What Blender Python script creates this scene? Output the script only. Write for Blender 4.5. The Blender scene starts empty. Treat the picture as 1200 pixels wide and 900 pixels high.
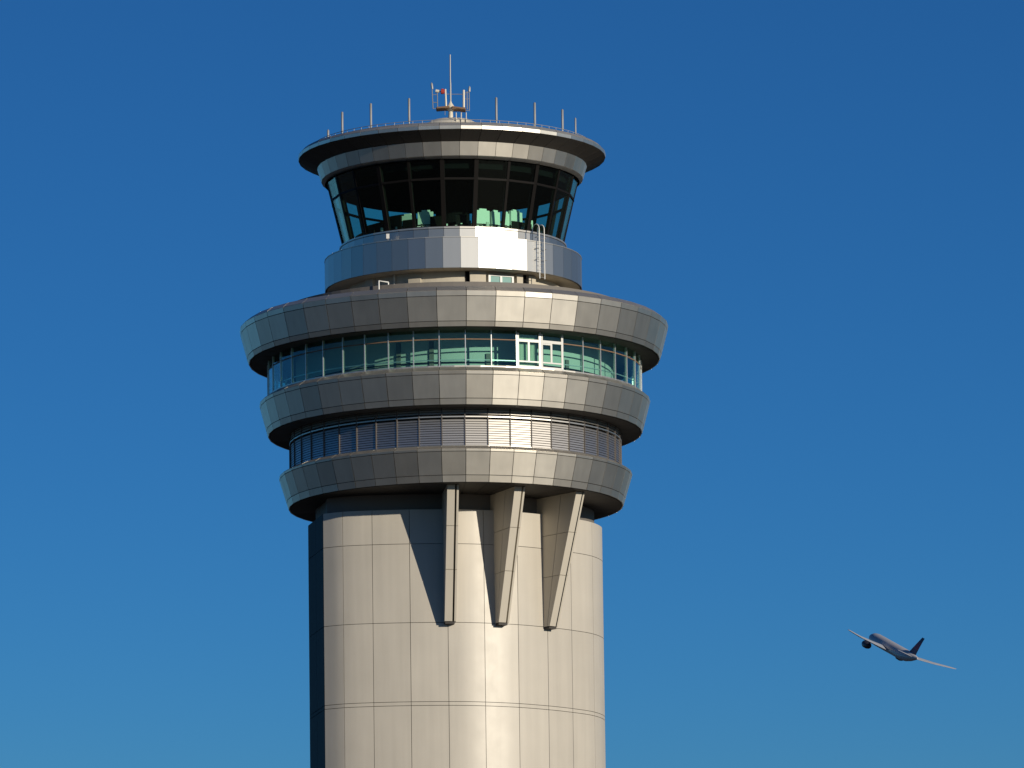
import bpy, bmesh, math, random
from mathutils import Vector, Matrix

random.seed(7)
S = bpy.context.scene
C = S.collection
R_ = math.radians

# ------------------------------------------------------------------ camera
F_PX, D, CAM_H = 8800.0, 530.0, 1.7            # focal length in photo pixels, metres to the tower axis
EL, YAW, ROLL = R_(9.70), math.atan((600 - 531.8) / 8800.0), R_(0.76)
cam = bpy.data.cameras.new('camera')
camo = bpy.data.objects.new('camera', cam)
C.objects.link(camo)
S.camera = camo
cam.sensor_width = 36.0
cam.lens = 36.0 * F_PX / 1200.0
cam.clip_start, cam.clip_end = 1.0, 200000.0
CPOS = Vector((0, -D, CAM_H))
fwd = Vector((math.sin(YAW) * math.cos(EL), math.cos(YAW) * math.cos(EL), math.sin(EL)))
rgt = fwd.cross(Vector((0, 0, 1))).normalized()
upv = rgt.cross(fwd).normalized()
cr, cu = rgt * math.cos(ROLL) - upv * math.sin(ROLL), upv * math.cos(ROLL) + rgt * math.sin(ROLL)
camo.matrix_world = Matrix(((cr.x, cu.x, -fwd.x, CPOS.x), (cr.y, cu.y, -fwd.y, CPOS.y),
                            (cr.z, cu.z, -fwd.z, CPOS.z), (0, 0, 0, 1)))
S.render.resolution_x, S.render.resolution_y = 1024, 768

# ------------------------------------------------------------------ sky, sun, exposure
SUN_AZ, SUN_EL = R_(42.5), R_(13.2)            # azimuth measured from "towards the camera" to the right
sun_dir = Vector((math.sin(SUN_AZ) * math.cos(SUN_EL), -math.cos(SUN_AZ) * math.cos(SUN_EL), math.sin(SUN_EL)))
w = bpy.data.worlds.new('World')
S.world = w
w.use_nodes = True
wn, wl = w.node_tree.nodes, w.node_tree.links
sky = wn.new('ShaderNodeTexSky')
sky.sky_type = 'NISHITA'
sky.sun_disc = False
sky.sun_elevation = SUN_EL
sky.sun_rotation = math.atan2(sun_dir.x, sun_dir.y)
sky.air_density, sky.dust_density, sky.ozone_density = 1.0, 0.10, 10.0
tint = wn.new('ShaderNodeVectorMath'); tint.operation = 'MULTIPLY'      # daylight white balance of the photo
tint.inputs[1].default_value = (0.90, 1.015, 0.965)
wl.new(sky.outputs[0], tint.inputs[0]); wl.new(tint.outputs[0], wn['Background'].inputs[0])
# clear dry air over a hazy horizon: the sky deepens with height a little faster than in the standard model, all round
tc = wn.new('ShaderNodeTexCoord'); sp = wn.new('ShaderNodeSeparateXYZ'); cm = wn.new('ShaderNodeCombineXYZ')
ma = wn.new('ShaderNodeMath'); ma.operation = 'MULTIPLY_ADD'; ma.inputs[1].default_value = 2.1; ma.inputs[2].default_value = -0.168
mxm = wn.new('ShaderNodeMath'); mxm.operation = 'SMOOTH_MAX'; mxm.inputs[1].default_value = 0.04; mxm.inputs[2].default_value = 0.03
nm_ = wn.new('ShaderNodeVectorMath'); nm_.operation = 'NORMALIZE'
wl.new(tc.outputs['Generated'], sp.inputs[0]); wl.new(sp.outputs['Z'], ma.inputs[0]); wl.new(ma.outputs[0], mxm.inputs[0])
wl.new(sp.outputs['X'], cm.inputs['X']); wl.new(sp.outputs['Y'], cm.inputs['Y']); wl.new(mxm.outputs[0], cm.inputs['Z'])
wl.new(cm.outputs[0], nm_.inputs[0]); wl.new(nm_.outputs[0], sky.inputs['Vector'])
wn['Background'].inputs[1].default_value = 0.083
sun = bpy.data.lights.new('sun', 'SUN')
sun.energy, sun.angle, sun.color = 4.2, R_(0.53), (1.0, 0.90, 0.74)
suno = bpy.data.objects.new('sun', sun)
C.objects.link(suno)
suno.rotation_euler = sun_dir.to_track_quat('Z', 'Y').to_euler()
suno.location = (200, -200, 200)
S.view_settings.view_transform = 'Standard'
S.view_settings.look = 'None'
S.view_settings.gamma = 1.0
S.view_settings.exposure = 0.0
S.view_settings.use_curve_mapping = False

# ------------------------------------------------------------------ pixel helpers
def ray(x, y):
    return (fwd * F_PX + cr * (x - 600) - cu * (y - 450)).normalized()

def PX(x, y, front):
    """point of the photo pixel (x, y) on the vertical plane `front` metres in front of the tower axis"""
    d = ray(x, y)
    return CPOS + d * ((-front - CPOS.y) / d.y)

U = D / math.cos(EL) / F_PX                    # metres per photo pixel at the tower

def axis_x(y):                                 # photo column of the tower axis at row y
    lo, hi = 500.0, 570.0
    for _ in range(30):
        m = (lo + hi) / 2
        if PX(m, y, 0).x > 0: hi = m
        else: lo = m
    return lo

def ZP(y, rpx):                                # height of the front-most point of a circle of rpx seen at row y
    return PX(axis_x(y), y, rpx * U).z

# ------------------------------------------------------------------ materials
def mat(name, base, rough=0.5, metal=0.0, spec=0.5, var=0.0, mottle=0.0, scale=0.6, bump=0.0, rvar=0.0, coat=0.0, streak=0.0, tilt=0.0):
    m = bpy.data.materials.new(name)
    m.use_nodes = True
    n, l = m.node_tree.nodes, m.node_tree.links
    b = n['Principled BSDF']
    b.inputs['Base Color'].default_value = (*base, 1)
    b.inputs['Roughness'].default_value = rough
    b.inputs['Metallic'].default_value = metal
    b.inputs['Specular IOR Level'].default_value = spec
    b.inputs['Coat Weight'].default_value = coat
    b.inputs['Coat Roughness'].default_value = 0.25
    geo = n.new('ShaderNodeNewGeometry')
    cur = None
    if var or mottle or streak:
        val = n.new('ShaderNodeValue'); val.outputs[0].default_value = 1.0
        acc = val.outputs[0]
        def addterm(out, amp):
            nonlocal acc
            a = n.new('ShaderNodeMath'); a.operation = 'MULTIPLY_ADD'
            a.inputs[1].default_value = 2 * amp; a.inputs[2].default_value = -amp
            l.new(out, a.inputs[0])
            s = n.new('ShaderNodeMath'); s.operation = 'ADD'
            l.new(acc, s.inputs[0]); l.new(a.outputs[0], s.inputs[1])
            acc = s.outputs[0]
        if var:
            oi = n.new('ShaderNodeObjectInfo')
            addterm(oi.outputs['Random'], var)
        if mottle:
            nz = n.new('ShaderNodeTexNoise'); nz.inputs['Scale'].default_value = scale
            nz.inputs['Detail'].default_value = 6
            l.new(geo.outputs['Position'], nz.inputs['Vector'])
            addterm(nz.outputs['Fac'], mottle)
        if streak:
            mp = n.new('ShaderNodeMapping'); mp.inputs['Scale'].default_value = (2.2, 2.2, 0.10)
            l.new(geo.outputs['Position'], mp.inputs['Vector'])
            nz = n.new('ShaderNodeTexNoise'); nz.inputs['Scale'].default_value = 1.0
            nz.inputs['Detail'].default_value = 5
            l.new(mp.outputs[0], nz.inputs['Vector'])
            addterm(nz.outputs['Fac'], streak)
        mx = n.new('ShaderNodeVectorMath'); mx.operation = 'SCALE'
        mx.inputs[0].default_value = base
        l.new(acc, mx.inputs['Scale'])
        l.new(mx.outputs[0], b.inputs['Base Color'])
    if rvar:
        nz = n.new('ShaderNodeTexNoise'); nz.inputs['Scale'].default_value = 0.9
        nz.inputs['Detail'].default_value = 4
        l.new(geo.outputs['Position'], nz.inputs['Vector'])
        mr = n.new('ShaderNodeMapRange')
        mr.inputs['To Min'].default_value = rough - rvar; mr.inputs['To Max'].default_value = rough + rvar
        l.new(nz.outputs['Fac'], mr.inputs['Value']); l.new(mr.outputs[0], b.inputs['Roughness'])
    tn = None
    if tilt:                                     # each sheet sits very slightly out of true
        oi2 = n.new('ShaderNodeObjectInfo')
        wnz = n.new('ShaderNodeTexWhiteNoise'); wnz.noise_dimensions = '1D'
        l.new(oi2.outputs['Random'], wnz.inputs['W'])
        sb_ = n.new('ShaderNodeVectorMath'); sb_.operation = 'MULTIPLY_ADD'
        sb_.inputs[1].default_value = (2*tilt,)*3; sb_.inputs[2].default_value = (-tilt,)*3
        l.new(wnz.outputs['Color'], sb_.inputs[0])
        ad_ = n.new('ShaderNodeVectorMath'); ad_.operation = 'ADD'
        l.new(geo.outputs['Normal'], ad_.inputs[0]); l.new(sb_.outputs[0], ad_.inputs[1])
        no_ = n.new('ShaderNodeVectorMath'); no_.operation = 'NORMALIZE'
        l.new(ad_.outputs[0], no_.inputs[0]); tn = no_.outputs[0]
        l.new(tn, b.inputs['Normal'])
    if bump:
        nz = n.new('ShaderNodeTexNoise'); nz.inputs['Scale'].default_value = 0.7
        nz.inputs['Detail'].default_value = 2
        l.new(geo.outputs['Position'], nz.inputs['Vector'])
        bp = n.new('ShaderNodeBump'); bp.inputs['Strength'].default_value = 1.0
        bp.inputs['Distance'].default_value = bump
        l.new(nz.outputs['Fac'], bp.inputs['Height']); l.new(bp.outputs[0], b.inputs['Normal'])
        if tn is not None: l.new(tn, bp.inputs['Normal'])
    return m

def glass(name, tint, refl=1.45, rough=0.02, gl=1.0):
    m = bpy.data.materials.new(name)
    m.use_nodes = True
    n, l = m.node_tree.nodes, m.node_tree.links
    n.remove(n['Principled BSDF'])
    tr = n.new('ShaderNodeBsdfTransparent'); tr.inputs[0].default_value = (*tint, 1)
    g = n.new('ShaderNodeBsdfGlossy'); g.inputs['Roughness'].default_value = rough
    g.inputs['Color'].default_value = (gl, gl, gl, 1)
    fr = n.new('ShaderNodeFresnel')
    gg = n.new('ShaderNodeNewGeometry')          # the same reflectance on both faces of the pane
    io = n.new('ShaderNodeMath'); io.operation = 'MULTIPLY_ADD'
    io.inputs[1].default_value = 1 / refl - refl; io.inputs[2].default_value = refl
    l.new(gg.outputs['Backfacing'], io.inputs[0]); l.new(io.outputs[0], fr.inputs['IOR'])
    mx = n.new('ShaderNodeMixShader')
    l.new(fr.outputs[0], mx.inputs[0]); l.new(tr.outputs[0], mx.inputs[1]); l.new(g.outputs[0], mx.inputs[2])
    l.new(mx.outputs[0], n['Material Output'].inputs['Surface'])
    return m

M = {
    'panel': mat('silver_metallic_cladding', (0.76, 0.72, 0.645), 0.43, 1.0, tilt=0.03, var=0.03, mottle=0.06, streak=0.10, scale=0.5, rvar=0.03, bump=0.004),
    'coping': mat('coping_metal', (0.62, 0.585, 0.52), 0.42, 0.85, var=0.03),
    'shaft': mat('beige_painted_cladding', (0.475, 0.44, 0.38), 0.42, 0.02, 0.38, var=0.035, mottle=0.08, scale=0.35, streak=0.10, rvar=0.06, bump=0.006),
    'darkside': mat('dark_side_cladding', (0.016, 0.015, 0.016), 0.6, 0.0, 0.12, var=0.04),  # near-black base for the flat left side of the shaft
    'fin': mat('beige_painted_bracket', (0.54, 0.495, 0.415), 0.5, 0.10, mottle=0.05, scale=0.5),
    'band': mat('bright_satin_aluminium', (0.54, 0.53, 0.50), 0.43, 1.0, tilt=0.02, var=0.02, streak=0.04),
    'roofmetal': mat('roof_grey_metal', (0.42, 0.41, 0.39), 0.45, 0.6, var=0.03),
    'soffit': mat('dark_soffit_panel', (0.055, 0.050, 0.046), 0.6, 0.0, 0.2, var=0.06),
    'joint': mat('dark_joint_backing', (0.03, 0.028, 0.026), 0.8),
    'louver': mat('louvre_aluminium', (0.62, 0.59, 0.54), 0.44, 1.0, var=0.03),
    'wall': mat('beige_recess_wall', (0.50, 0.45, 0.36), 0.7, 0.0, mottle=0.08, scale=1.2, streak=0.06),
    'post': mat('grey_louvre_post', (0.10, 0.09, 0.085), 0.6, 0.0, 0.3),
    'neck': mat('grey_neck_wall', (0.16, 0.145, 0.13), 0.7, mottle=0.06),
    'mullion': mat('silver_mullion', (0.62, 0.63, 0.62), 0.35, 0.6),
    'whiteframe': mat('white_window_frame', (0.62, 0.62, 0.59), 0.4),
    'darkframe': mat('dark_cab_frame', (0.009, 0.008, 0.0075), 0.6, 0.0, 0.08),
    'inwall': mat('white_inner_wall', (0.54, 0.55, 0.54), 0.8, mottle=0.04),
    'inceil': mat('inner_ceiling', (0.10, 0.11, 0.105), 0.9),
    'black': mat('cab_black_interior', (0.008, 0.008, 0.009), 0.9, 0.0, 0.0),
    'blind': mat('pale_roller_blind', (0.55, 0.57, 0.52), 0.8),
    'monitor': mat('pale_monitor_casing', (0.70, 0.76, 0.70), 0.6),
    'screen': mat('dark_screen', (0.01, 0.01, 0.012), 0.2),
    'steel': mat('galvanised_steel', (0.26, 0.265, 0.27), 0.5, 0.2, mottle=0.1, scale=3),
    'mastpaint': mat('cream_mast_paint', (0.62, 0.57, 0.47), 0.5),
    'red': mat('red_beacon_lens', (0.38, 0.045, 0.03), 0.35),
    'rust': mat('rust_brown_steel', (0.20, 0.12, 0.07), 0.7, mottle=0.2, scale=4),
    'curtain': mat('cream_curtain', (0.60, 0.60, 0.52), 0.9),
    'glass_green': glass('green_tinted_glass', (0.76, 0.925, 0.865), 1.40),
    'glass_cab': glass('cab_tinted_glass', (0.78, 0.94, 0.86), 1.33),
    'ac_white': mat('aircraft_white_paint', (0.46, 0.46, 0.48), 0.35, mottle=0.03, scale=0.2),
    'ac_grey': mat('aircraft_grey_wing', (0.38, 0.39, 0.42), 0.4),
    'ac_dark': mat('aircraft_dark_engine', (0.035, 0.035, 0.045), 0.4),
    'ac_fin': mat('aircraft_dark_fin', (0.035, 0.03, 0.055), 0.4),
    'ac_red': mat('aircraft_dark_red', (0.20, 0.02, 0.03), 0.4),
}

# ground: concrete apron and grass in one sheet
gm = bpy.data.materials.new('airfield_ground')
gm.use_nodes = True
n, l = gm.node_tree.nodes, gm.node_tree.links
b = n['Principled BSDF']; b.inputs['Roughness'].default_value = 0.9
geo = n.new('ShaderNodeNewGeometry')
nz = n.new('ShaderNodeTexNoise'); nz.inputs['Scale'].default_value = 0.004; nz.inputs['Detail'].default_value = 8
l.new(geo.outputs['Position'], nz.inputs['Vector'])
rp = n.new('ShaderNodeValToRGB')
rp.color_ramp.elements[0].position = 0.42; rp.color_ramp.elements[0].color = (0.030, 0.030, 0.030, 1)
rp.color_ramp.elements[1].position = 0.60; rp.color_ramp.elements[1].color = (0.052, 0.046, 0.034, 1)
l.new(nz.outputs['Fac'], rp.inputs[0]); l.new(rp.outputs[0], b.inputs['Base Color'])

# ------------------------------------------------------------------ mesh helpers
def link(name, me, m, parent=None, sharp=None):
    o = bpy.data.objects.new(name, me)
    C.objects.link(o)
    if m is not None and not me.materials:
        me.materials.append(m)
    if parent is not None:
        o.parent = parent
    return o

def mesh_of(name, verts, faces, smooth=False):
    me = bpy.data.meshes.new(name)
    me.from_pydata([tuple(v) for v in verts], [], faces)
    bm = bmesh.new(); bm.from_mesh(me)
    bmesh.ops.recalc_face_normals(bm, faces=bm.faces)
    bm.to_mesh(me); bm.free()
    if smooth:
        for p in me.polygons: p.use_smooth = True
        me.set_sharp_from_angle(angle=R_(35))
    me.update()
    return me

class MB:
    """collects simple solids into one mesh"""
    def __init__(self): self.v, self.f = [], []
    def add(self, verts, faces):
        k = len(self.v); self.v += [Vector(v) for v in verts]; self.f += [tuple(i + k for i in f) for f in faces]
        return self
    def box(self, lo, hi, mtx=None):
        x0, y0, z0 = lo; x1, y1, z1 = hi
        vs = [Vector(p) for p in ((x0,y0,z0),(x1,y0,z0),(x1,y1,z0),(x0,y1,z0),(x0,y0,z1),(x1,y0,z1),(x1,y1,z1),(x0,y1,z1))]
        if mtx is not None: vs = [mtx @ p for p in vs]
        return self.add(vs, [(0,3,2,1),(4,5,6,7),(0,1,5,4),(1,2,6,5),(2,3,7,6),(3,0,4,7)])
    def tube(self, pts, rad, seg=8, caps=True):
        pts = [Vector(p) for p in pts]
        rads = rad if isinstance(rad, (list, tuple)) else [rad] * len(pts)
        rings, k = [], 0
        vs, fs = [], []
        for i, p in enumerate(pts):
            t = (pts[min(i + 1, len(pts) - 1)] - pts[max(i - 1, 0)]).normalized()
            a = t.orthogonal().normalized() if i == 0 else (a - t * a.dot(t)).normalized()
            bb = t.cross(a)
            for s in range(seg):
                q = 2 * math.pi * s / seg
                vs.append(p + (a * math.cos(q) + bb * math.sin(q)) * rads[i])
        for i in range(len(pts) - 1):
            for s in range(seg):
                s2 = (s + 1) % seg
                fs.append((i*seg+s, i*seg+s2, (i+1)*seg+s2, (i+1)*seg+s))
        if caps:
            fs.append(tuple(range(seg - 1, -1, -1)))
            fs.append(tuple(range((len(pts)-1)*seg, len(pts)*seg)))
        return self.add(vs, fs)
    def lathe(self, prof, seg=96, close=False, a0=None, a1=None):
        """prof: list of (r, z) revolved about the Z axis"""
        full = a0 is None
        cnt = seg if full else seg + 1
        vs, fs = [], []
        for j in range(cnt):
            q = 2 * math.pi * j / seg if full else a0 + (a1 - a0) * j / seg
            for r, z in prof: vs.append(Vector((r * math.sin(q), -r * math.cos(q), z)))
        n_ = len(prof)
        for j in range(seg):
            j2 = (j + 1) % cnt
            for i in range(n_ - 1 + (1 if close else 0)):
                i2 = (i + 1) % n_
                fs.append((j*n_+i, j2*n_+i, j2*n_+i2, j*n_+i2))
        if close and not full:
            fs.append(tuple(range(n_))); fs.append(tuple(range(cnt*n_-1, (cnt-1)*n_-1, -1)))
        return self.add(vs, fs)
    def build(self, name, m, parent=None, smooth=False):
        return link(name, mesh_of(name, self.v, self.f, smooth), m, parent)
    def mesh(self, name, smooth=False): return mesh_of(name, self.v, self.f, smooth)

def empty(name, loc=(0, 0, 0)):
    o = bpy.data.objects.new(name, None); C.objects.link(o); o.location = loc
    return o

def tag(o, label=None, cat=None, group=None, kind=None):
    if label: o['label'] = label
    if cat: o['category'] = cat
    if group: o['group'] = group
    if kind: o['kind'] = kind
    return o

# ------------------------------------------------------------------ ground
g = MB(); RG = 60000.0
g.add([(RG*math.sin(2*math.pi*i/96), RG*math.cos(2*math.pi*i/96), 0) for i in range(96)], [tuple(range(96))])
tag(g.build('ground', gm), kind='structure')

# ------------------------------------------------------------------ the tower
T = empty('control_tower')
tag(T, 'airport control tower with beige shaft, three flared silver rings and dark glazed cab', 'control tower')

NF = 46
STEP = 2 * math.pi / NF
OFF = R_(3.35)                                  # azimuth of one vertical joint
def joint(k): return OFF + STEP * k
FRONT = [k for k in range(-13, 13)]             # facets the photo (and a step aside) can see
BACK = [k for k in range(13, 33)]

def facet_mesh(name, p0, p1, gap=0.045, thick=0.07, proud=0.0, half=STEP / 2):
    """flat cladding panel of one facet between profile points (r, z) p0 and p1, built facing the camera"""
    (r0, z0), (r1, z1) = p0, p1
    c = math.cos(half)
    a, b_ = Vector((0, -r0 * c, z0)), Vector((0, -r1 * c, z1))
    d = (b_ - a); L = d.length; d.normalize()
    nrm = Vector((0, -d.z, d.y)) if d.z > 0 else Vector((0, d.z, -d.y))
    if abs(d.z) < 1e-6: nrm = Vector((0, 0, -1))
    g2 = gap / 2
    a2, b2 = a + d * g2, b_ - d * g2
    w0, w1 = r0 * math.sin(half) - g2, r1 * math.sin(half) - g2
    a2 += nrm * proud; b2 += nrm * proud
    vs = [a2 + Vector((-w0,0,0)), a2 + Vector((w0,0,0)), b2 + Vector((w1,0,0)), b2 + Vector((-w1,0,0))]
    vs += [v - nrm * thick for v in vs]
    fs = [(0,1,2,3),(7,6,5,4),(0,4,5,1),(1,5,6,2),(2,6,7,3),(3,7,4,0)]
    return mesh_of(name, vs, fs)

def facets(name, me, m, parent, ks=FRONT, jitter=0.0, half=True):
    out = []
    for k in ks:
        o = link(name, me, m, parent)
        o.rotation_euler = (0, 0, joint(k) + (STEP / 2 if half else 0))
        out.append(o)
    return out

def rear(name, me, m, parent, ks=BACK, half=True):
    mb = MB()
    for k in ks:
        rot = Matrix.Rotation(joint(k) + (STEP / 2 if half else 0), 3, 'Z')
        mb.add([rot @ v.co for v in me.vertices], [tuple(p.vertices) for p in me.polygons])
    o = mb.build(name, m, parent)
    o['kind'] = 'stuff'
    return o

def prof(pts): return [(rp * U, ZP(y, rp)) for y, rp in pts]

def parapet(pts, soffit_r, coping_in):
    """ring of three rows of flat panels with a sloped coping"""
    P = prof(pts)
    back = [(r - 0.10, z) for r, z in P[1:]]
    mb = MB().lathe([(coping_in * U, P[0][1] - 0.12)] + [(P[1][0] - 0.12, P[1][1] - 0.03)] + back[1:-1] +
                    [(P[-1][0] - 0.10, P[-1][1] + 0.02), (soffit_r * U, P[-1][1] + 0.05)], NF * 2)
    ring = mb.build('parapet_ring', M['joint'], T)
    for nm, i, mm in (('coping_panel', 0, 'coping'), ('trim_panel', 1, 'panel'), ('cladding_panel', 2, 'panel'), ('trim_panel', 3, 'panel')):
        me = facet_mesh(nm, P[i + 1], P[i]); me.materials.append(M[mm])
        facets(nm, me, M[mm], ring)
        rear('rear_' + nm, me, M[mm], ring)
    # soffit under the ring
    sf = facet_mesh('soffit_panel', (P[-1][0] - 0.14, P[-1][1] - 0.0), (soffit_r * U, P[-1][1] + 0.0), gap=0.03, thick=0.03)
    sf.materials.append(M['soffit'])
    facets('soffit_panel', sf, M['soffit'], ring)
    return ring, P

ring1, P1 = parapet([(335, 243), (340, 251.5), (346.5, 250.3), (376, 243), (382.5, 241)], 205, 212)
ring2, P2 = parapet([(429.5, 220), (434, 229), (438.3, 228), (466.5, 221), (474, 219)], 185, 205)
ring3, P3 = parapet([(522, 198), (525.5, 206.7), (528.6, 206), (556.5, 198), (565, 195.6)], 90, 185)

# ---- shaft
def catmull(pts, n_):
    out = []
    for i in range(len(pts) - 1):
        p0, p1, p2, p3 = pts[max(i-1,0)], pts[i], pts[i+1], pts[min(i+2, len(pts)-1)]
        for s in range(n_):
            t = s / n_
            out.append(tuple(0.5*((2*b1)+(-a1+c1)*t+(2*a1-5*b1+4*c1-d1)*t*t+(-a1+3*b1-3*c1+d1)*t**3)
                             for a1, b1, c1, d1 in zip(p0, p1, p2, p3)))
    out.append(pts[-1])
    return out
FS = 20                                          # the shaft's front face sits this far behind the first estimate (photo px)
front_face = [(-154,113),(-130,127),(-96,134.5),(-53,138),(-5,136),(30,128),(70,110),(108,82),(135,55),(155,26),(167,-8),(171,-40),
              (165,-80),(140,-120),(90,-150),(20,-165),(-60,-160),(-120,-130),(-158,-80),(-172,-20),(-173,20)]
front_face = [(x, f - FS * max(0, min(1, (f + 100) / 150))) for x, f in front_face]
curve = catmull(front_face, 14)
curve += [(curve[-1][0] + (curve[0][0]-curve[-1][0]) * t, curve[-1][1] + (curve[0][1]-curve[-1][1]) * t) for t in (0.33, 0.66, 1.0)]
curve = [(x * U, -f * U) for x, f in curve]      # world x, y
acc = [0.0]
for i in range(1, len(curve)):
    acc.append(acc[-1] + math.dist(curve[i], curve[i-1]))
def at_len(s):
    s = max(0, min(acc[-1], s))
    for i in range(1, len(acc)):
        if acc[i] >= s:
            t = (s - acc[i-1]) / max(1e-9, acc[i] - acc[i-1])
            return Vector((curve[i-1][0] + (curve[i][0]-curve[i-1][0]) * t, curve[i-1][1] + (curve[i][1]-curve[i-1][1]) * t, 0))
def len_at_x(xpx):                               # arc length of the front face at lateral offset xpx
    for i in range(1, len(curve)):
        if curve[i][0] >= xpx * U:
            t = (xpx * U - curve[i-1][0]) / (curve[i][0]-curve[i-1][0])
            return acc[i-1] + t * (acc[i] - acc[i-1])
def normal_at(s):
    d_ = at_len(s + 0.02) - at_len(s - 0.02)
    return Vector((d_.y, -d_.x, 0)).normalized()

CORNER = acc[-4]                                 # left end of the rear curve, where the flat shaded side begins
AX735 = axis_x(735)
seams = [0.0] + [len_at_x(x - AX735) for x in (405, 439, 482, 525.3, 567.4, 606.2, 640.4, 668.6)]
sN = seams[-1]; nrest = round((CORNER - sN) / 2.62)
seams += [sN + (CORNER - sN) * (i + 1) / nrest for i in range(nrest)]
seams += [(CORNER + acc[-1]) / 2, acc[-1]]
def wall_front(xpx): return -at_len(len_at_x(xpx)).y / U
WF = wall_front(-5)
rows_y = [596.5, 637, 729.3, 822, 826.5]
rows = [ZP(y, WF) for y in rows_y]
dz = rows[1] - rows[2]
while rows[-1] > dz * 1.2: rows.append(rows[-1] - dz)
rows.append(0.0)

core = []
npl = len(curve) - 1
cv = [Vector((x, y, 0)) - normal_at(acc[i]) * 0.10 for i, (x, y) in enumerate(curve[:-1])]
mb = MB()
for zz in (0.0, rows[0] - 0.10): core.append([Vector((v.x, v.y, zz)) for v in cv])
mb.add(core[0] + core[1], [(i, (i+1) % npl, npl + (i+1) % npl, npl + i) for i in range(npl)] + [tuple(range(npl, 2*npl))])
shaft = mb.build('shaft_wall', M['joint'], T)

def shaft_panel(s0, s1, z0, z1, gap=0.035):
    nseg = 6
    vs, fs = [], []
    ss = [s0 + gap/2 + (s1 - s0 - gap) * i / nseg for i in range(nseg + 1)]
    for s in ss:
        p = at_len(s); nn = normal_at(min(max(s, s0 + 0.1), s1 - 0.1))
        for zz in (z0 + gap/2, z1 - gap/2):
            vs.append(p + Vector((0,0,zz)))
        for zz in (z0 + gap/2, z1 - gap/2):
            vs.append(p - nn * 0.08 + Vector((0,0,zz)))
    for i in range(nseg):
        a, b_ = i*4, (i+1)*4
        fs += [(a, b_, b_+1, a+1), (a+2, a+3, b_+3, b_+2), (a+1, b_+1, b_+3, a+3), (a, a+2, b_+2, b_)]
    fs += [(0,1,3,2), (nseg*4, nseg*4+2, nseg*4+3, nseg*4+1)]
    return vs, fs
nvis = 14
for ri in range(len(rows) - 1):
    z1, z0 = rows[ri], rows[ri+1]
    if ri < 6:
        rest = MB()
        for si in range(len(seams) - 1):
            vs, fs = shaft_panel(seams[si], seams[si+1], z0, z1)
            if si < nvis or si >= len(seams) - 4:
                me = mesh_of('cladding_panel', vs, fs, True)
                link('cladding_panel', me, M['shaft'] if si < len(seams) - 3 else M['darkside'], shaft)
            else:
                rest.add(vs, fs)
        rest.build('rear_cladding', M['shaft'], shaft, True)['kind'] = 'stuff'
    else:
        rest = MB()
        for si in range(len(seams) - 1): rest.add(*shaft_panel(seams[si], seams[si+1], z0, z1))
        rest.build('plain_cladding', M['shaft'], shaft, True)['kind'] = 'stuff'

# recessed neck between the shaft rim and the lowest ring
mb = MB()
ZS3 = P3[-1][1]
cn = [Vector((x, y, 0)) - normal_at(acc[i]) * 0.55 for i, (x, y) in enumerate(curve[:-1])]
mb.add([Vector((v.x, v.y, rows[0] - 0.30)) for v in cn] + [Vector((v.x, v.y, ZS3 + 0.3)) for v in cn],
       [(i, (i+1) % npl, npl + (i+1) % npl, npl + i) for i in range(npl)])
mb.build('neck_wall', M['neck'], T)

# bracket fins
ZB = ZP(729, WF)
for xb, lab in ((-10.5, 'a'), (48, 'b'), (103.5, 'c')):
    s = len_at_x(xb)
    base = at_len(s); nn = normal_at(s)
    tt = Vector((-nn.y, nn.x, 0))                # to the right along the wall
    fin = MB()
    zb = ZB - 0.02
    zt = ZS3 - 0.01
    L0, L1 = 11 * U, 62 * U
    def depth(z): return L0 + (L1 - L0) * (z - zb) / (zt - zb)
    cuts = [zb, ZP(668, WF + 25), ZP(617, WF + 40), zt]
    root = None
    for (t0, t1, back, f0, f1) in ((-0.32, 0.22, 0.0, None, .55), (-0.32, 0.22, 0.0, .55, 1.0), (0.36, 0.50, 0.05, None, 1.0)):
        for i in range(3):
            za, zc = cuts[i] + (0.015 if i else 0), cuts[i+1] - (0.015 if i < 2 else 0)
            vs = []
            for z in (za, zc):
                ins = -0.05 if z < rows[0] - 0.01 else -0.05
                d0 = -0.62 if f0 is None else depth(z) * f0 + 0.035
                d1 = depth(z) * f1 - back
                for tq, dq in ((t0, d0), (t1, d0), (t1, d1), (t0, d1)):
                    vs.append(base + tt * tq + nn * dq + Vector((0,0,z)))
            me = mesh_of('bracket_panel', vs, [(0,3,2,1),(4,5,6,7),(0,1,5,4),(1,2,6,5),(2,3,7,6),(3,0,4,7)])
            if root is None:
                web = MB()
                vs2 = []
                for z in (zb + 0.05, zt):
                    for tq, dq in ((-0.26, -0.62), (0.40, -0.62), (0.40, depth(z) - 0.60), (-0.26, depth(z) - 0.60)):
                        vs2.append(base + tt * tq + nn * dq + Vector((0,0,z)))
                web.add(vs2, [(0,3,2,1),(4,5,6,7),(0,1,5,4),(1,2,6,5),(2,3,7,6),(3,0,4,7)])
                root = web.build('bracket_fin', M['joint'], T)
            link('bracket_panel', me, M['fin'], root)
    foot = MB()
    vs = [base + tt * tq + nn * dq + Vector((0,0,z)) for z in (zb - 0.16, zb - 0.01)
          for tq, dq in ((-0.27,-0.05),(0.40,-0.05),(0.40,L0-0.12),(-0.27,L0-0.12))]
    foot.add(vs, [(0,3,2,1),(4,5,6,7),(0,1,5,4),(1,2,6,5),(2,3,7,6),(3,0,4,7)])
    foot.build('bracket_foot', M['soffit'], root)

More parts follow.
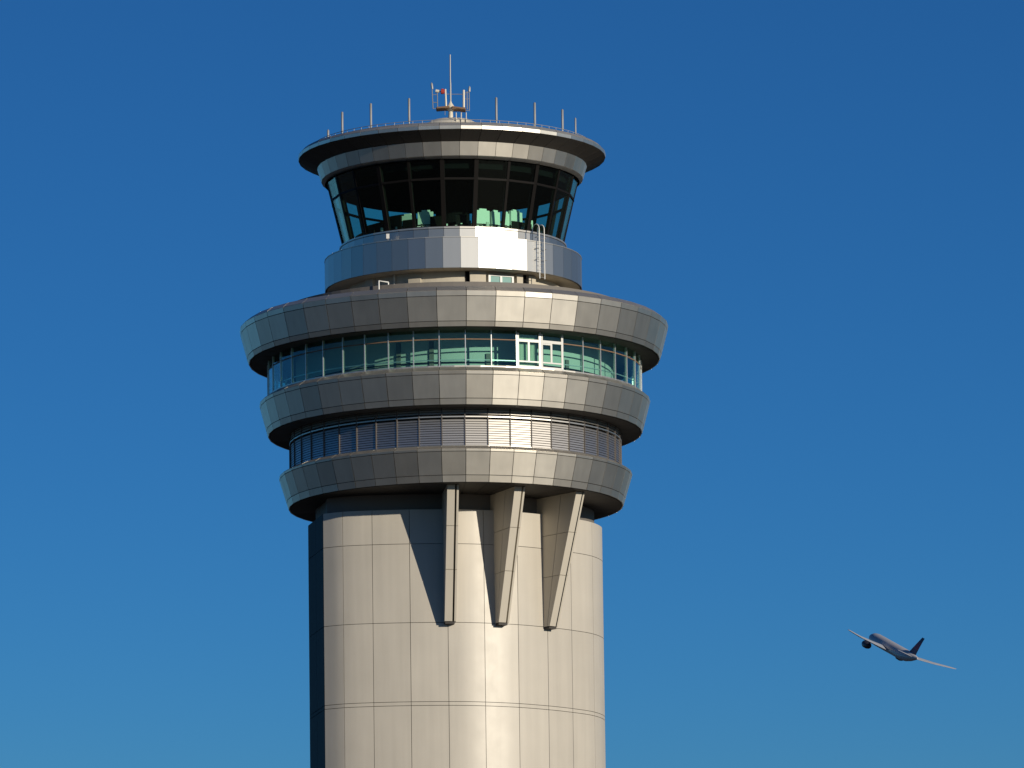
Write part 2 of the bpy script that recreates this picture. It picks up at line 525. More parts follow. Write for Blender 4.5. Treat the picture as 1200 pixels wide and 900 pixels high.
# ---- louvre band between the lower two rings
RL = 194.5
zl0, zl1 = P3[0][1] - 0.05, P2[-1][1] + 0.04
zrail = ZP(488, RL)
mb = MB().lathe([(RL*U - 0.28, zl0), (RL*U - 0.28, zl1)], NF)
mb.build('louver_backing', M['joint'], T)
hh = STEP / 2
wl_ = RL * U * math.sin(hh)
yl = -RL * U * math.cos(hh)
frame = MB()
rail_ = MB().box((-wl_ + 0.018, yl - 0.0, zrail - 0.045), (wl_ - 0.018, yl + 0.14, zrail + 0.045))
frame.box((-wl_ + 0.018, yl - 0.015, zl0), (wl_ - 0.018, yl + 0.14, zl0 + 0.10))
rme = rail_.mesh('louver_rail'); rme.materials.append(M['louver'])
pme = MB().box((-0.035, -RL*U - 0.005, zl0 + 0.1), (0.035, -RL*U + 0.14, zl1)).mesh('louver_post'); pme.materials.append(M['post'])
fme = frame.mesh('louver_panel'); fme.materials.append(M['louver'])
sl = MB()
z = zl0 + 0.20
while z < zl1 - 0.05:
    if abs(z - zrail) > 0.13:
        sl.box((-wl_ + 0.018, -0.012, -0.066), (wl_ - 0.018, 0.012, 0.066),
               Matrix.Translation((0, yl + 0.07, z)) @ Matrix.Rotation(R_(-13), 4, 'X'))
    z += 0.168
sme = sl.mesh('slats'); sme.materials.append(M['louver'])
for k in FRONT:
    o = link('louver_panel', fme, M['louver'], T); o.rotation_euler = (0, 0, joint(k) + hh)
    link('louver_rail', rme, None, o)
    p_ = link('louver_post', pme, None, o); p_.rotation_euler = (0, 0, -hh)
    s_ = link('slats', sme, M['louver'], o); s_['kind'] = 'stuff'
rear('rear_louvers', fme, M['louver'], T)

# ---- green window band between the upper two rings
RW = 219.0
zw0, zw1 = P2[0][1] - 0.02, P1[-1][1] + 0.15
zt_, zh_ = ZP(397.3, RW), ZP(421.5, RW)
pane = facet_mesh('window_pane', (RW*U, zw0 + 0.10), (RW*U, zw1), gap=0.06, thick=0.025); pane.materials.append(M['glass_green'])
sill = MB().lathe([(RW*U + 0.06, zw0), (RW*U + 0.06, zw0 + 0.10), (RW*U - 0.3, zw0 + 0.10)], NF)
wb = sill.build('window_sill', M['coping'], T)
facets('window_pane', pane, M['glass_green'], wb)
rear('rear_panes', pane, M['glass_green'], wb)
def post_mesh(name, r0, z0, r1, z1, wdt, dep, proud=0.03):
    mbp = MB()
    vs = []
    for (r, z) in ((r0, z0), (r1, z1)):
        vs += [(-wdt/2, -r - proud, z), (wdt/2, -r - proud, z), (wdt/2, -r + dep, z), (-wdt/2, -r + dep, z)]
    mbp.add(vs, [(0,3,2,1),(4,5,6,7),(0,1,5,4),(1,2,6,5),(2,3,7,6),(3,0,4,7)])
    return mbp.mesh(name)
mul = post_mesh('mullion', RW*U, zw0 + 0.02, RW*U, zw1, 0.062, 0.14, 0.04); mul.materials.append(M['mullion'])
facets('mullion', mul, M['mullion'], wb, half=False)
rear('rear_mullions', mul, M['mullion'], wb, half=False)
def bar_mesh(name, r, z0, z1, d0, d1, trim=0.045):
    ww = r * math.sin(hh) - trim; yy = -r * math.cos(hh)
    return MB().box((-ww, yy - d0, z0), (ww, yy + d1, z1)).mesh(name)
trn = bar_mesh('transom', RW*U, zt_ - 0.035, zt_ + 0.035, 0.025, 0.10); trn.materials.append(M['rust'])
facets('transom', trn, M['rust'], wb)
hr = bar_mesh('guard_bar', RW*U, zh_ - 0.03, zh_ + 0.03, -0.05, 0.11, 0.02); hr.materials.append(M['mullion'])
facets('guard_bar', hr, M['mullion'], wb)
# the white framed opening windows (two facets, about 18.8 to 34.4 degrees)
for k in (2, 3):
    ww = RW*U*math.sin(hh); yy = -RW*U*math.cos(hh)
    fr = MB()
    for x0, x1 in ((-ww + 0.02, -ww + 0.16), (ww - 0.16, ww - 0.02)):
        fr.box((x0, yy - 0.075, zw0 + 0.1), (x1, yy - 0.027, zw1 - 0.28))
    fr.box((-ww + 0.16, yy - 0.07, zt_ - 0.10), (ww - 0.16, yy - 0.03, zt_ + 0.10))
    mid = 0.0 if k == 2 else -0.05
    fr.box((mid - 0.075, yy - 0.065, zh_ + 0.03), (mid + 0.075, yy - 0.03, zt_ - 0.10))
    fr.box((-ww + 0.16, yy - 0.07, zh_ - 0.07), (ww - 0.16, yy - 0.03, zh_ + 0.03))
    fr.box((-ww + 0.16, yy - 0.07, zw0 + 0.1), (ww - 0.16, yy - 0.03, zw0 + 0.2))
    if k == 3:
        fr.box((-ww + 0.16, yy - 0.064, zt_ - 0.22), (mid + 0.075, yy - 0.032, zt_ - 0.11))
    o = fr.build('window_frame', M['whiteframe'], wb)
    o.rotation_euler = (0, 0, joint(k) + hh)
    o['label'] = 'white frame of an opening window'
cu_ = MB()
ww = RW*U*math.sin(hh)
for i in range(26):
    x0 = -ww + 0.1 + i * (2*ww - 0.2) / 26; x1 = x0 + (2*ww - 0.2) / 26
    y0 = -RW*U + 0.35 + (0.05 if i % 2 else 0.0); y1 = -RW*U + 0.35 + (0.0 if i % 2 else 0.05)
    cu_.add([(x0,y0,zw0+0.1),(x1,y1,zw0+0.1),(x1,y1,zw1-0.3),(x0,y0,zw1-0.3),(x0,y0+.02,zw0+0.1),(x1,y1+.02,zw0+0.1),(x1,y1+.02,zw1-0.3),(x0,y0+.02,zw1-0.3)],
            [(0,1,2,3),(7,6,5,4),(0,4,5,1),(3,2,6,7),(0,3,7,4),(1,5,6,2)])
o = cu_.build('curtain', M['curtain'], T); o.rotation_euler = (0,0,joint(2)+hh)
# corridor inside
RI = 186.0
MB().lathe([(RI*U, zw0 - 0.3), (RI*U, zw1 + 0.3)], NF*2).build('inner_wall', M['inwall'], T, True)
MB().lathe([(RI*U - 0.1, zw0 + 0.02), (RW*U - 0.2, zw0 + 0.02)], NF).build('corridor_floor', M['inceil'], T)
MB().lathe([(RI*U - 0.1, zw1 + 0.02), (RW*U - 0.05, zw1 + 0.02)], NF).build('corridor_ceiling', M['inceil'], T)
hr2 = MB()
for a in range(-60, 61, 3):
    p = R_(a); q = R_(a + 3); r = RI*U + 0.14
    hr2.tube([(r*math.sin(p), -r*math.cos(p), zh_ + 0.15), (r*math.sin(q), -r*math.cos(q), zh_ + 0.15)], 0.045, 6)
hr2.build('wall_rail', M['darkframe'], T)
for a in (-20, -8, 12, 44):
    mbp = MB().box((-0.16, -RI*U - 0.12, zw0), (0.16, -RI*U + 0.1, zw0 + (1.3 if a not in (-20, -8) else 2.2)))
    o = mbp.build('corridor_post', M['neck'], T); o.rotation_euler = (0, 0, R_(a))

# ---- terrace above the largest ring, recessed wall, bright gallery band
zter = P1[0][1] - 0.10
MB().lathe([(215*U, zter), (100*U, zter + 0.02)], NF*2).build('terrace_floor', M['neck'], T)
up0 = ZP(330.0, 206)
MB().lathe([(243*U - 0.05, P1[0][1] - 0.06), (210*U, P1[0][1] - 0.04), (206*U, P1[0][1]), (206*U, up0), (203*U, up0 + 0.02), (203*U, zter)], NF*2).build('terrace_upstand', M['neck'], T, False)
RB = 151.0
zb1, zb0 = ZP(278, RB), ZP(313.5, RB)
gm_ = MB().lathe([(131*U, zb1 - 0.05), (RB*U - 0.12, zb1 - 0.03), (RB*U - 0.10, zb0 + 0.03), (110*U, zb0 + 0.06)], NF*2)
gb = gm_.build('gallery_band', M['joint'], T)
bp_ = facet_mesh('band_panel', (RB*U, zb0), (RB*U, zb1), gap=0.018, thick=0.06); bp_.materials.append(M['band'])
facets('band_panel', bp_, M['band'], gb); rear('rear_band', bp_, M['band'], gb)
bs = facet_mesh('soffit_panel', (RB*U - 0.12, zb0), (112*U, zb0), gap=0.02, thick=0.03); bs.materials.append(M['wall'])
facets('soffit_panel', bs, M['wall'], gb)
cap = bar_mesh('band_cap', RB*U, zb1 + 0.002, zb1 + 0.07, 0.03, 0.25, 0.01); cap.materials.append(M['coping'])
facets('band_cap', cap, M['coping'], gb)

RR = 127.0
wz0, wz1 = zter, zb0 + 0.03
MB().lathe([(RR*U, wz0), (RR*U, wz1)], NF*2).build('recessed_wall', M['wall'], T, True)
axb = axis_x(322)
def wall_block(x0, x1, rin, rout, z0, z1, name='wall_pier', m='wall'):
    a0 = math.asin((x0 - axb) / rout); a1 = math.asin((x1 - axb) / rout)
    o = MB().lathe([(rin*U, z0), (rout*U, z0), (rout*U, z1), (rin*U, z1)], 8, True, a0, a1).build(name, M[m], T)
    return o
hw = wz1 - wz0
for x0, x1, ro, t1 in ((428, 437, 131, 1.0), (479, 493, 134, .80), (493, 544.5, 131, .78), (550.5, 569, 133, 1.0), (605, 612, 133, .98),
                       (619, 627, 133, .98), (627, 652, 134, .70), (652, 660, 133.9, .86)):
    wall_block(x0, x1, RR - 2, ro, wz0, wz0 + hw * t1 - 0.02)
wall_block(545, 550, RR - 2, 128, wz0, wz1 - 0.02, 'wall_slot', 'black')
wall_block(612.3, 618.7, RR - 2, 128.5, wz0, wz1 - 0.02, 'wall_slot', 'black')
# small two-pane window in the recess
a_w = math.asin((587 - axb) / 131.5)
wf = MB()
wt0, wt1 = wz0 + hw*0.28, wz0 + hw*0.86
for x in (-0.95, -0.04, 0.87): wf.box((x - 0.06, -131.5*U, wt0), (x + 0.10, -131.5*U + 0.2, wt1))
wf.box((-1.01, -131.5*U + 0.004, wt0 - 0.1), (0.97, -131.5*U + 0.2, wt0)); wf.box((-1.01, -131.5*U + 0.004, wt1), (0.97, -131.5*U + 0.2, wt1 + 0.08))
wfo = wf.build('window', M['whiteframe'], T); wfo.rotation_euler = (0, 0, a_w)
for x in (-0.85, 0.06):
    MB().box((x, -131.5*U + 0.06, wt0), (x + 0.75, -131.5*U + 0.09, wt1)).build('pane', mat('pale_green_glass', (0.10, 0.27, 0.24), 0.15), wfo)
pp = PX(462, 325, 110*U); MB().tube([(pp.x, pp.y, wz0), (pp.x, pp.y, wz1)], 0.07, 8).build('drain_pipe', M['mastpaint'], T)

# ---- cab: sill curb, glazing, header, roof
RC0, RC1 = 129.5, 148.0
zc0, zc1 = ZP(266, RC0), ZP(187, RC1)
cb = MB().lathe([(131.5*U, zb1 - 0.04), (131.5*U, zc0 - 0.16)], NF*2).build('sill_curb', M['joint'], T)
cp = facet_mesh('curb_panel', (133*U, zb1), (133*U, zc0 - 0.14), gap=0.02, thick=0.05); cp.materials.append(M['band'])
facets('curb_panel', cp, M['band'], cb); rear('rear_curb', cp, M['band'], cb)
cs = bar_mesh('sill_trim', 133*U, zc0 - 0.12, zc0, 0.05, 0.45, 0.008); cs.materials.append(M['coping'])
facets('sill_trim', cs, M['coping'], cb)

NC = 23
cab = MB().lathe([(RC0*U - 0.02, zc0 - 0.10), (RC0*U + 0.05, zc0 - 0.10), (RC0*U + 0.05, zc0 + 0.10), (RC0*U - 0.2, zc0 + 0.10)], NC, True).build('cab_frame', M['darkframe'], T)
hc = math.pi / NC
cpane = facet_mesh('cab_pane', (RC0*U, zc0 + 0.10), (RC1*U, zc1 + 0.05), gap=0.10, thick=0.03, half=hc); cpane.materials.append(M['glass_cab'])
thick_m = post_mesh('cab_mullion', RC0*U, zc0, RC1*U, zc1 + 0.1, 0.30, 0.28, 0.03); thick_m.materials.append(M['darkframe'])
thin_m = post_mesh('cab_mullion', RC0*U, zc0, RC1*U, zc1 + 0.1, 0.19, 0.22, 0.03); thin_m.materials.append(M['darkframe'])
tz = ZP(209, 142.5); tr_ = RC0 + (RC1 - RC0) * (tz - zc0) / (zc1 - zc0)
tb = MB(); ww = tr_*U*math.sin(hc) - 0.10; yy = -tr_*U*math.cos(hc)
tb.box((-ww, yy - 0.04, tz - 0.075), (ww, yy + 0.12, tz + 0.075))
tbm = tb.mesh('cab_transom'); tbm.materials.append(M['darkframe'])
for k in range(NC):
    a = joint(1) + 2 * STEP * k
    o = link('cab_mullion', thick_m if k % 2 == 0 else thin_m, None, cab); o.rotation_euler = (0, 0, a)
    o = link('cab_pane', cpane, None, cab); o.rotation_euler = (0, 0, a + hc)
    o = link('cab_transom', tbm, None, cab); o.rotation_euler = (0, 0, a + hc)
zceil = zc1 + 0.02
MB().lathe([(0.02, zceil), (150*U, zceil)], 64).build('cab_ceiling', M['black'], T)
MB().lathe([(0.02, zc0 - 0.5), (129*U, zc0 - 0.5)], 64).build('cab_floor', M['black'], T)
MB().lathe([(20*U, zc0 - 0.5), (20*U, zceil)], 24).build('cab_core', M['black'], T)

Ph = prof([(151, 180.8), (165.3, 158.8), (182, 154), (186, 147.5)])
Pf = prof([(143.6, 177.5), (146.6, 181.2)])
zroof = Pf[0][1]
zdr = ZP(137.2, 26)
hb = MB().lathe([(Pf[0][0] - 0.02, zroof - 0.02), (Pf[1][0] - 0.10, Pf[1][1]), (Ph[0][0] - 0.10, Ph[0][1] + 0.05), (Ph[1][0] - 0.10, Ph[1][1] + 0.05), (Ph[2][0] - 0.10, Ph[2][1] + 0.03), (Ph[3][0] - 0.05, Ph[3][1] + 0.04), (Ph[3][0] - 0.5, Ph[3][1] + 0.06)], NF*2)
roof = hb.build('cab_roof', M['joint'], T)
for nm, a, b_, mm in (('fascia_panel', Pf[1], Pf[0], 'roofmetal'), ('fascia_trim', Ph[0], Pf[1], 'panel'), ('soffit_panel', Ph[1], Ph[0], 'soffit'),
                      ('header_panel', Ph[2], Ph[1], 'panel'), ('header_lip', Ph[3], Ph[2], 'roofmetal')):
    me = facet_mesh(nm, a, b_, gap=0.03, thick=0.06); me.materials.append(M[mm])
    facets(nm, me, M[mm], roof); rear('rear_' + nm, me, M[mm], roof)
MB().lathe([(Pf[0][0] - 0.01, zroof), (60*U, zroof + 0.7), (36*U, zroof + 0.8)], NF*2).build('roof_deck', M['roofmetal'], roof, True)
MB().lathe([(36*U, zroof + 0.75), (36*U, zdr - 0.45), (33*U, zdr - 0.30), (24*U, zdr), (0.02, zdr + 0.05)], 48).build('roof_drum', M['mastpaint'], roof, True)
# guard rail round the roof
gr = MB(); RGR = 166*U; zr1 = ZP(140.2, 166)
for k in range(92):
    p, q = k * 2*math.pi/92, (k+1) * 2*math.pi/92
    for zz in (zr1, (zr1 + zroof)/2):
        gr.tube([(RGR*math.sin(p), -RGR*math.cos(p), zz), (RGR*math.sin(q), -RGR*math.cos(q), zz)], 0.022, 5, False)
    gr.tube([(RGR*math.sin(p), -RGR*math.cos(p), zroof), (RGR*math.sin(p), -RGR*math.cos(p), zr1)], 0.018, 5)
gr.build('guard_rail', M['steel'], roof)

MB().lathe([(139*U, zceil - 0.02), (139*U, zceil - 0.55), (137.5*U, zceil - 0.55), (137.5*U, zceil - 0.02)], NC*2, True).build('ceiling_valance', M['black'], T)
for a0, a1, hgt, rr in ((-62, -44, 0.95, 118), (-43, -31, 1.25, 117), (-30, -22, .85, 116), (-13, -4, .95, 116), (2, 8, 1.05, 116), (36, 52, .8, 117), (56, 75, .9, 117), (-80, -66, .6, 117)):
    MB().lathe([((rr-8)*U, zc0 - 0.48), (rr*U, zc0 - 0.48), (rr*U, zc0 + hgt), ((rr-6)*U, zc0 + hgt + 0.12), ((rr-8)*U, zc0 + hgt + 0.1)], 6, True, R_(a0), R_(a1)).build('control_console', M['darkframe'], T)
for a, rr, ww in ((17, 118, .45), (18, 104, .7), (-24, 100, .5)):
    o = MB().box((-ww/2, -rr*U - 0.12, zceil - 0.10), (ww/2, -rr*U + 0.12, zceil - 0.01)).build('ceiling_fitting', M['inceil'], T)
    o.rotation_euler = (0, 0, R_(a))
# blinds in the cab
def blind(a, zlo, zhi, wdeg):
    h2 = R_(wdeg) / 2
    rl = lambda z: (RC0 + (RC1 - RC0) * (z - zc0) / (zc1 - zc0)) * U - 0.40
    me = facet_mesh('roller_blind', (rl(zlo), zlo), (rl(zhi), zhi), gap=0.02, thick=0.02, half=h2)
    o = link('roller_blind', me, M['blind'], T); o.rotation_euler = (0, 0, R_(a))
blind(-74.5, zc0 + 0.15, zc1 - 0.1, 12)

# ------------------------------------------------------------------ things on and in the tower
def frac(z): return z
# monitors behind the cab glass
mons = [(478, 250, 14, 'dim pale monitor left of centre behind the cab glass'),
        (499, 246, 17, 'pale monitor with angled top behind cab glass, left of the middle pane'),
        (565, 245, 16, 'brightest mint monitor beside the thick cab mullion'),
        (579.5, 247, 11, 'narrow sunlit monitor, second of the bright pair in the cab'),
        (592.5, 249, 6, 'slim sunlit monitor just right of the thin cab mullion'),
        (603.5, 247, 16, 'wide sunlit tilted monitor in the right cab pane'),
        (619, 257, 6, 'small green-lit monitor at the cab sill near the ladder')]
rnd_m = random.Random(5)
for x, ytop, wpx, lab in mons:
    off = (x - axis_x(255)); rr = 112.0
    a = math.asin(off / rr)
    root = empty('monitor', (rr*U*math.sin(a), -rr*U*math.cos(a), zc0 - 0.5))
    root.rotation_euler = (0, 0, a + rnd_m.uniform(-.22, .22))
    tag(root, lab, 'monitor', 'monitors on the cab consoles')
    ht = ZP(ytop, rr*math.cos(a)) - (zc0 - 0.5)
    hw_ = wpx * U / 2 / max(0.6, math.cos(a))
    MB().box((-hw_, -0.12, 0.75), (hw_, 0.12, ht - 0.14)).build('casing', M['monitor'], root)
    MB().box((-hw_*0.5, -0.06, ht - 0.135), (hw_*0.6, 0.06, ht)).build('visor', M['monitor'], root)
    MB().box((-hw_ - 0.02, -0.16, 0.86), (hw_ + 0.02, -0.124, 0.94)).build('cable_tray', M['darkframe'], root)
    MB().box((-hw_ + 0.03, 0.123, 0.8), (hw_ - 0.03, 0.13, ht - 0.28)).build('screen', M['screen'], root)
    MB().box((-0.08, -0.06, 0.0), (0.08, 0.06, 0.745)).build('stand', M['darkframe'], root)

rnd = random.Random(3)
for i in range(26):
    a = R_(rnd.uniform(-62, 60)); rr = (121 + rnd.uniform(-3, 2)) * U
    ww, hh_ = rnd.uniform(.05, .22), rnd.uniform(.10, .42)
    o = MB().box((-ww/2, -0.05, 0), (ww/2, 0.05, hh_)).build('desk_item', M[rnd.choice(['monitor', 'darkframe', 'post', 'darkframe', 'blind'])], T)
    o.location = (rr*math.sin(a), -rr*math.cos(a), zc0 + 0.10 + rnd.uniform(0, .05)); o.rotation_euler = (0, 0, a)
MB().lathe([(113*U, zc0 + 0.04), (125.5*U, zc0 + 0.04), (125.5*U, zc0 + 0.10), (113*U, zc0 + 0.10)], NC*2, True).build('sill_desk', M['darkframe'], T)

# rod antennas on the roof rim
ordn = ['short stub rod antenna, leftmost on the roof rim', 'second rod antenna from the left on the roof rim', 'third rod antenna from the left on the roof rim',
        'rod antenna nearest left of the central mast', 'rod antenna nearest right of the central mast', 'third rod antenna from the right on the roof rim',
        'second rod antenna from the right on the roof rim', 'thin rod antenna, rightmost on the roof rim']
for (x, yt, yb), lab in zip(((384.5, 152, 163), (401, 131, 155), (434.5, 121, 149), (479.3, 115, 142), (581.5, 114, 141), (626.5, 120, 147), (659, 128, 152), (674.3, 138, 158)), ordn):
    Rr = (152.0 if x != 401 else 158.0) * U
    X = (x - axis_x(140)) * U
    fr_ = math.sqrt(Rr*Rr - X*X)
    p = PX(x, yt, fr_); pm = PX(x, yb, fr_)
    root = empty('rod_antenna', (p.x, -fr_, zroof + 0.05))
    tag(root, lab, 'antenna', 'rod antennas on the roof rim')
    H = p.z - (zroof + 0.05); hm = max(0.15, pm.z - (zroof + 0.05))
    rad = 0.085 if x < 670 else 0.065
    MB().tube([(0,0,0), (0,0,hm)], 0.045, 8).build('stem', M['steel'], root, True)
    MB().tube([(0,0,hm), (0,0,H - 0.06), (0,0,H)], [rad, rad, rad*0.5], 10).build('radome', M['steel'], root, True)
    MB().box((-0.13,-0.13,-0.06), (0.13,0.13,0.03)).build('foot', M['steel'], root)

# central mast with its two arms
base = PX(528, 136.5, 0)
mast = empty('antenna_mast', (base.x, 0, zdr))
tag(mast, 'central lightning mast with cross arm, aerials and red beacon on the roof', 'mast')
def L(x, y): 
    p = PX(x, y, 0); return Vector((p.x - base.x, 0, p.z - zdr))
def tub(name, pts, rad, m, seg=8): return MB().tube(pts, rad, seg).build(name, M[m], mast, True)
tub('pedestal', [Vector((0,0,-0.02)), L(528.2, 131), L(528.2, 128.5)], [0.20, 0.16, 0.26], 'mastpaint', 12)
tub('hub', [L(528.2, 128.4), L(528.1, 126), L(528, 121), L(528, 119)], [0.30, 0.32, 0.11, 0.07], 'mastpaint', 12)
tub('lightning_rod', [L(528, 119), L(527.9, 100), L(527.6, 92), L(527.5, 64)], [0.065, 0.06, 0.05, 0.045], 'steel', 8)
for x0, x1, nm in ((512, 526, 'arm'), (530, 545, 'arm')):
    a_, b2 = L(x0, 128), L(x1, 126.8) if x1 < 528 else L(x1, 129)
    if x0 > 528: a_ = L(x0, 127)
    MB().tube([a_ + Vector((0,-.5,0)), b2 + Vector((0,-.5,0))], 0.07, 6).tube([a_ + Vector((0,.5,0)), b2 + Vector((0,.5,0))], 0.07, 6).tube([a_ + Vector((0,-.5,0)), a_ + Vector((0,.5,0))], 0.06, 6).tube([b2 + Vector((0,-.5,0)), b2 + Vector((0,.5,0))], 0.06, 6).box(
        tuple(a_ + Vector((0,-.5,-.03))), tuple(Vector((b2.x, .5, min(a_.z, b2.z) + .0)))).build(nm, M['rust'], mast)
tub('post', [L(522.8, 127), L(522, 104.5)], [0.075, 0.055], 'mastpaint')
tub('post', [L(543.5, 129), L(543.4, 105.5)], [0.085, 0.075], 'mastpaint')
for pts in ([(507.4, 127.5), (506.3, 104)], [(512.8, 127), (512.4, 106)], [(547.5, 128), (547.2, 107)], [(550, 130), (549.8, 105)]):
    tub('aerial_pole', [L(*p) for p in pts], 0.034, 'steel', 6)
tub('aerial', [L(506.7, 104.5), L(505.9, 98.5), L(505.8, 96.8)], [0.075, 0.085, 0.03], 'steel')
tub('aerial', [L(550, 107.5), L(550.2, 103), L(550.2, 101)], [0.085, 0.085, 0.03], 'steel')
for a_, b2 in (((522, 110.3), (546, 110.5)), ((506.5, 111), (512.6, 111)), ((507.2, 120), (512.8, 120)), ((543.5, 116), (550, 116)), ((543.5, 109), (550, 108)), ((507, 127.3), (513, 127.3)), ((543.5, 129.5), (550, 129.5)), ((521.5, 127.5), (521.5, 135)), ((541, 131), (541, 137))):
    tub('crossbar', [L(*a_), L(*b2)], 0.024, 'steel', 5)
tub('lamp_bracket', [L(510.5, 106.5), L(514.5, 107.2)], 0.12, 'mastpaint')
tub('lamp_bracket', [L(514.5, 107.2), L(522, 108.2)], 0.045, 'steel')
tub('beacon', [L(516.6, 107.3), L(517, 107.3), L(520, 107.2), L(521, 107.2)], [0.10, 0.19, 0.19, 0.12], 'red', 12)
tub('beacon_cap', [L(518.5, 104.3), L(518.5, 109.8)], [0.11, 0.13], 'red', 10)

box_root = PX(540.5, 137, 30*U)
eq = empty('roof_cabinet', (box_root.x, -30*U, zdr - 1.25))
tag(eq, 'small cream pipe frame cabinet on roof beside the mast', 'cabinet')
MB().box((-0.42, -0.25, 0), (0.42, 0.25, 1.0)).build('body', M['mastpaint'], eq)
for xx in (-0.36, 0.0, 0.36):
    MB().tube([(xx, -0.33, 0), (xx, -0.33, 1.45)], 0.035, 6).build('pipe', M['mastpaint'], eq, True)

# ladder over the bright band
a_l = math.asin((634 - axis_x(296)) / 155.5)
lf = 155.5 * math.cos(a_l)
lz0, lz1 = ZP(328, lf), ZP(263.5, lf)
lad = empty('access_ladder', (155.5*U*math.sin(a_l), -155.5*U*math.cos(a_l), lz0))
lad.rotation_euler = (0, 0, a_l)
tag(lad, 'pale steel access ladder hooked over the bright band below the cab', 'ladder')
Hl = lz1 - lz0
for sx in (-1, 1):
    pts = [Vector((sx*0.24, 0, 0)), Vector((sx*0.24, 0, Hl - 0.35))]
    for i in range(1, 9):
        q = math.pi * i / 8
        pts.append(Vector((sx*0.24, 0.35 - 0.35*math.cos(q), Hl - 0.35 + 0.35*math.sin(q))))
    pts.append(Vector((sx*0.24, 0.70, Hl - 1.5)))
    MB().tube(pts, 0.035, 8).build('rail', M['whiteframe'], lad, True)
nr = int(Hl / 0.31)
rung = MB().tube([(-0.24, 0, 0), (0.24, 0, 0)], 0.018, 6).mesh('rung', True); rung.materials.append(M['steel'])
for i in range(nr - 2):
    o = link('rung', rung, None, lad); o.location = (0, 0, 0.1 + i * 0.31)
for zf in (0.40, 0.60, 0.80):
    for sx in (-1, 1):
        MB().tube([(sx*0.24, 0, Hl*zf - 0.2), (sx*0.44, 0.0, Hl*zf - 0.2), (sx*0.44, 0.25, Hl*zf - 0.22)], 0.025, 6).build('wall_bracket', M['steel'], lad)

# small fittings
p = PX(454.5, 278, 122*U)
fl = empty('floodlight', (p.x, p.y, zb1 + 0.03)); tag(fl, 'tiny white lamp on the ledge below the cab glass, left side', 'lamp')
MB().box((-0.11, -0.1, 0.25), (0.11, 0.1, max(0.5, p.z - zb1 + 0.2))).build('head', M['whiteframe'], fl)
MB().tube([(0,0,0), (0,0,0.26)], 0.035, 6).build('stem', M['steel'], fl)
p = PX(444, 335, 214*U*0.9); q = PX(455, 331, 214*U*0.9)
hd = empty('terrace_handrail', (p.x, p.y, zter + 0.02)); tag(hd, 'short white handrail at the terrace edge below the bright band', 'handrail')
zt2 = q.z + 0.12 - (zter + 0.02)
MB().tube([(0,0,0), (0,0,zt2), (q.x - p.x, 0.6, zt2)], 0.055, 8).build('rail', M['whiteframe'], hd)
MB().tube([(q.x - p.x, 0.6, zt2 - 0.01), (q.x - p.x, 0.6, 0)], 0.05, 8).build('post', M['whiteframe'], hd)

# ------------------------------------------------------------------ airliner
AS = 2.366                                        # photo pixels per metre of the aircraft: sets its distance from its usual size
Dp = F_PX / AS
rc = Vector((.880, -.3255, -.346)).normalized()
fc = Vector((-.308, .1645, -.937)); fc = (fc - rc * fc.dot(rc)).normalized()
uc = rc.cross(fc)
def c2w(v): return cr * v.x + cu * v.y - fwd * v.z
rw, fw_, uw = c2w(rc), c2w(fc), c2w(uc)
pc = CPOS + ray(1047.0, 760.3) * Dp
plane = empty('airliner')
plane.matrix_world = Matrix(((rw.x, fw_.x, uw.x, pc.x), (rw.y, fw_.y, uw.y, pc.y), (rw.z, fw_.z, uw.z, pc.z), (0,0,0,1)))
tag(plane, 'twin engine airliner climbing away in the blue sky', 'airliner')

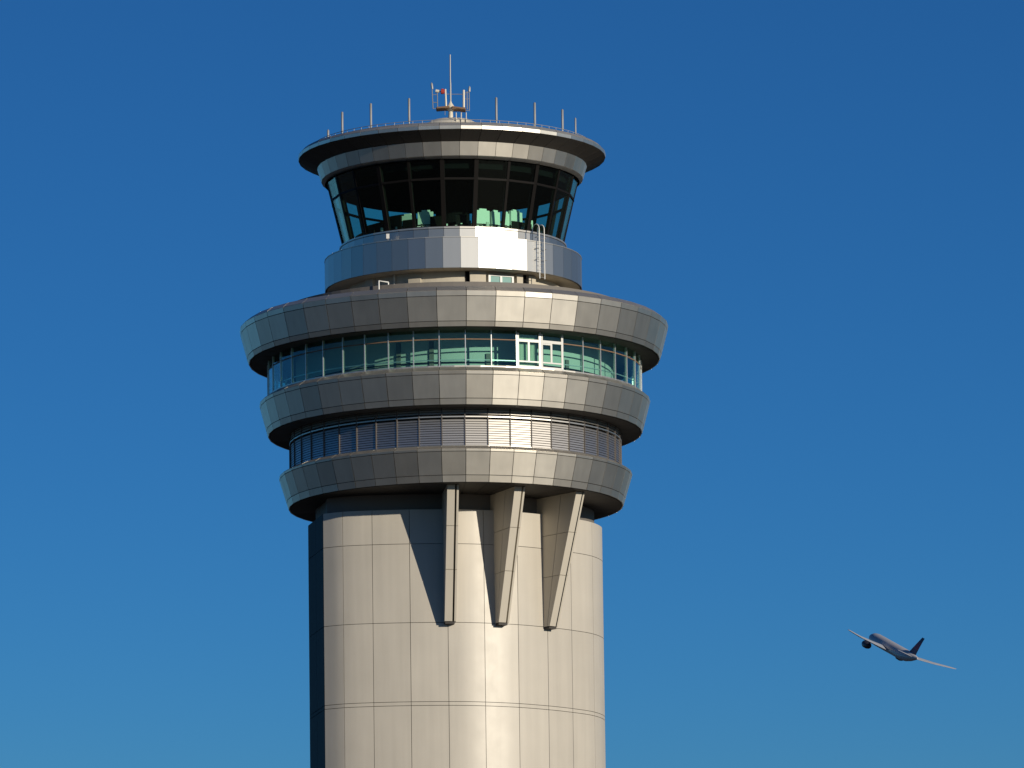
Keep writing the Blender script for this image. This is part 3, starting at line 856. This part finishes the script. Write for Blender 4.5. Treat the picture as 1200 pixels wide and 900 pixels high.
def loft(name, rings, m, closed_ends=True, smooth=True):
    mb = MB(); k = len(rings[0])
    vs = [v for r in rings for v in r]; fs = []
    for i in range(len(rings) - 1):
        for s in range(k):
            s2 = (s+1) % k
            fs.append((i*k+s, i*k+s2, (i+1)*k+s2, (i+1)*k+s))
    if closed_ends:
        fs.append(tuple(range(k))); fs.append(tuple(range((len(rings)-1)*k, len(rings)*k)))
    return mb.add(vs, fs).build(name, M[m], plane, smooth)
def circ(y, r, zc, seg=24): return [Vector((r*math.cos(2*math.pi*s/seg), y, zc + r*math.sin(2*math.pi*s/seg))) for s in range(seg)]
loft('fuselage', [circ(y, r, zc) for y, r, zc in ((32, .25, -.6), (31.2, 1.0, -.5), (29, 2.0, -.25), (26, 2.75, -.05), (22, 3.1, 0), (0, 3.1, 0), (-12, 3.1, 0), (-18, 2.85, .2), (-24, 2.1, .75), (-29, 1.15, 1.35), (-31.6, .35, 1.7))], 'ac_white')
def foil(c, yle, x, z, th, up=False):
    pr = [(0, 0), (.05, .5), (.2, .95), (.4, 1), (.7, .6), (1, .02), (.7, -.35), (.4, -.55), (.2, -.55), (.05, -.3)]
    if up: return [Vector((t*th/2 if False else v*th, yle - u*c, z)) for u, v in pr for t in (1,)]
    return [Vector((x, yle - u*c, z + v*th)) for u, v in pr]
for s in (1, -1):
    loft('wing', [foil(13.5, 13.5, s*1.5, -1.9, 1.3), foil(12.2, 11.5, s*3.2, -1.7, 1.2), foil(8.4, 5.5, s*10, -1.0, .9), foil(5.2, -2.5, s*21, .2, .6), foil(3.0, -8, s*29, 1.5, .4), foil(1.2, -9.8, s*30.8, 1.85, .2)], 'ac_grey')
    eng = [circ(y, r, -3.6, 20) for y, r in ((13.5, 1.35), (13.6, 1.6), (12.6, 1.9), (10, 1.9), (8, 1.55), (7.2, 1.2), (7.0, .6), (5.9, .12))]
    e = loft('engine', [[v + Vector((s*9.6, 0, 0.3)) for v in r] for r in eng], 'ac_dark')
    MB().add([Vector((s*9.6 + dx, y, z)) for dx in (-.2, .2) for y, z in ((11.8, -1.6), (6.0, -1.0), (5.0, -1.2), (9.0, -2.2))],
             [(0,1,2,3),(7,6,5,4),(0,4,5,1),(1,5,6,2),(2,6,7,3),(3,7,4,0)]).build('pylon', M['ac_grey'], plane)
    loft('tailplane', [foil(6.2, -21.5, s*1.0, 1.1, .4), foil(2.2, -28.2, s*10.6, 2.1, .12)], 'ac_grey')
loft('tail_fin', [foil(9.5, -18.5, 0, 2.0, .35, True), foil(7.2, -21.5, 0, 5.2, .3, True)], 'ac_fin')
loft('fin_emblem', [foil(7.2, -21.5, 0, 5.2, .3, True), foil(4.6, -25.3, 0, 9.2, .22, True)], 'ac_red')
loft('fin_tip', [foil(4.6, -25.3, 0, 9.2, .22, True), foil(3.2, -27.8, 0, 11.9, .15, True)], 'ac_fin')
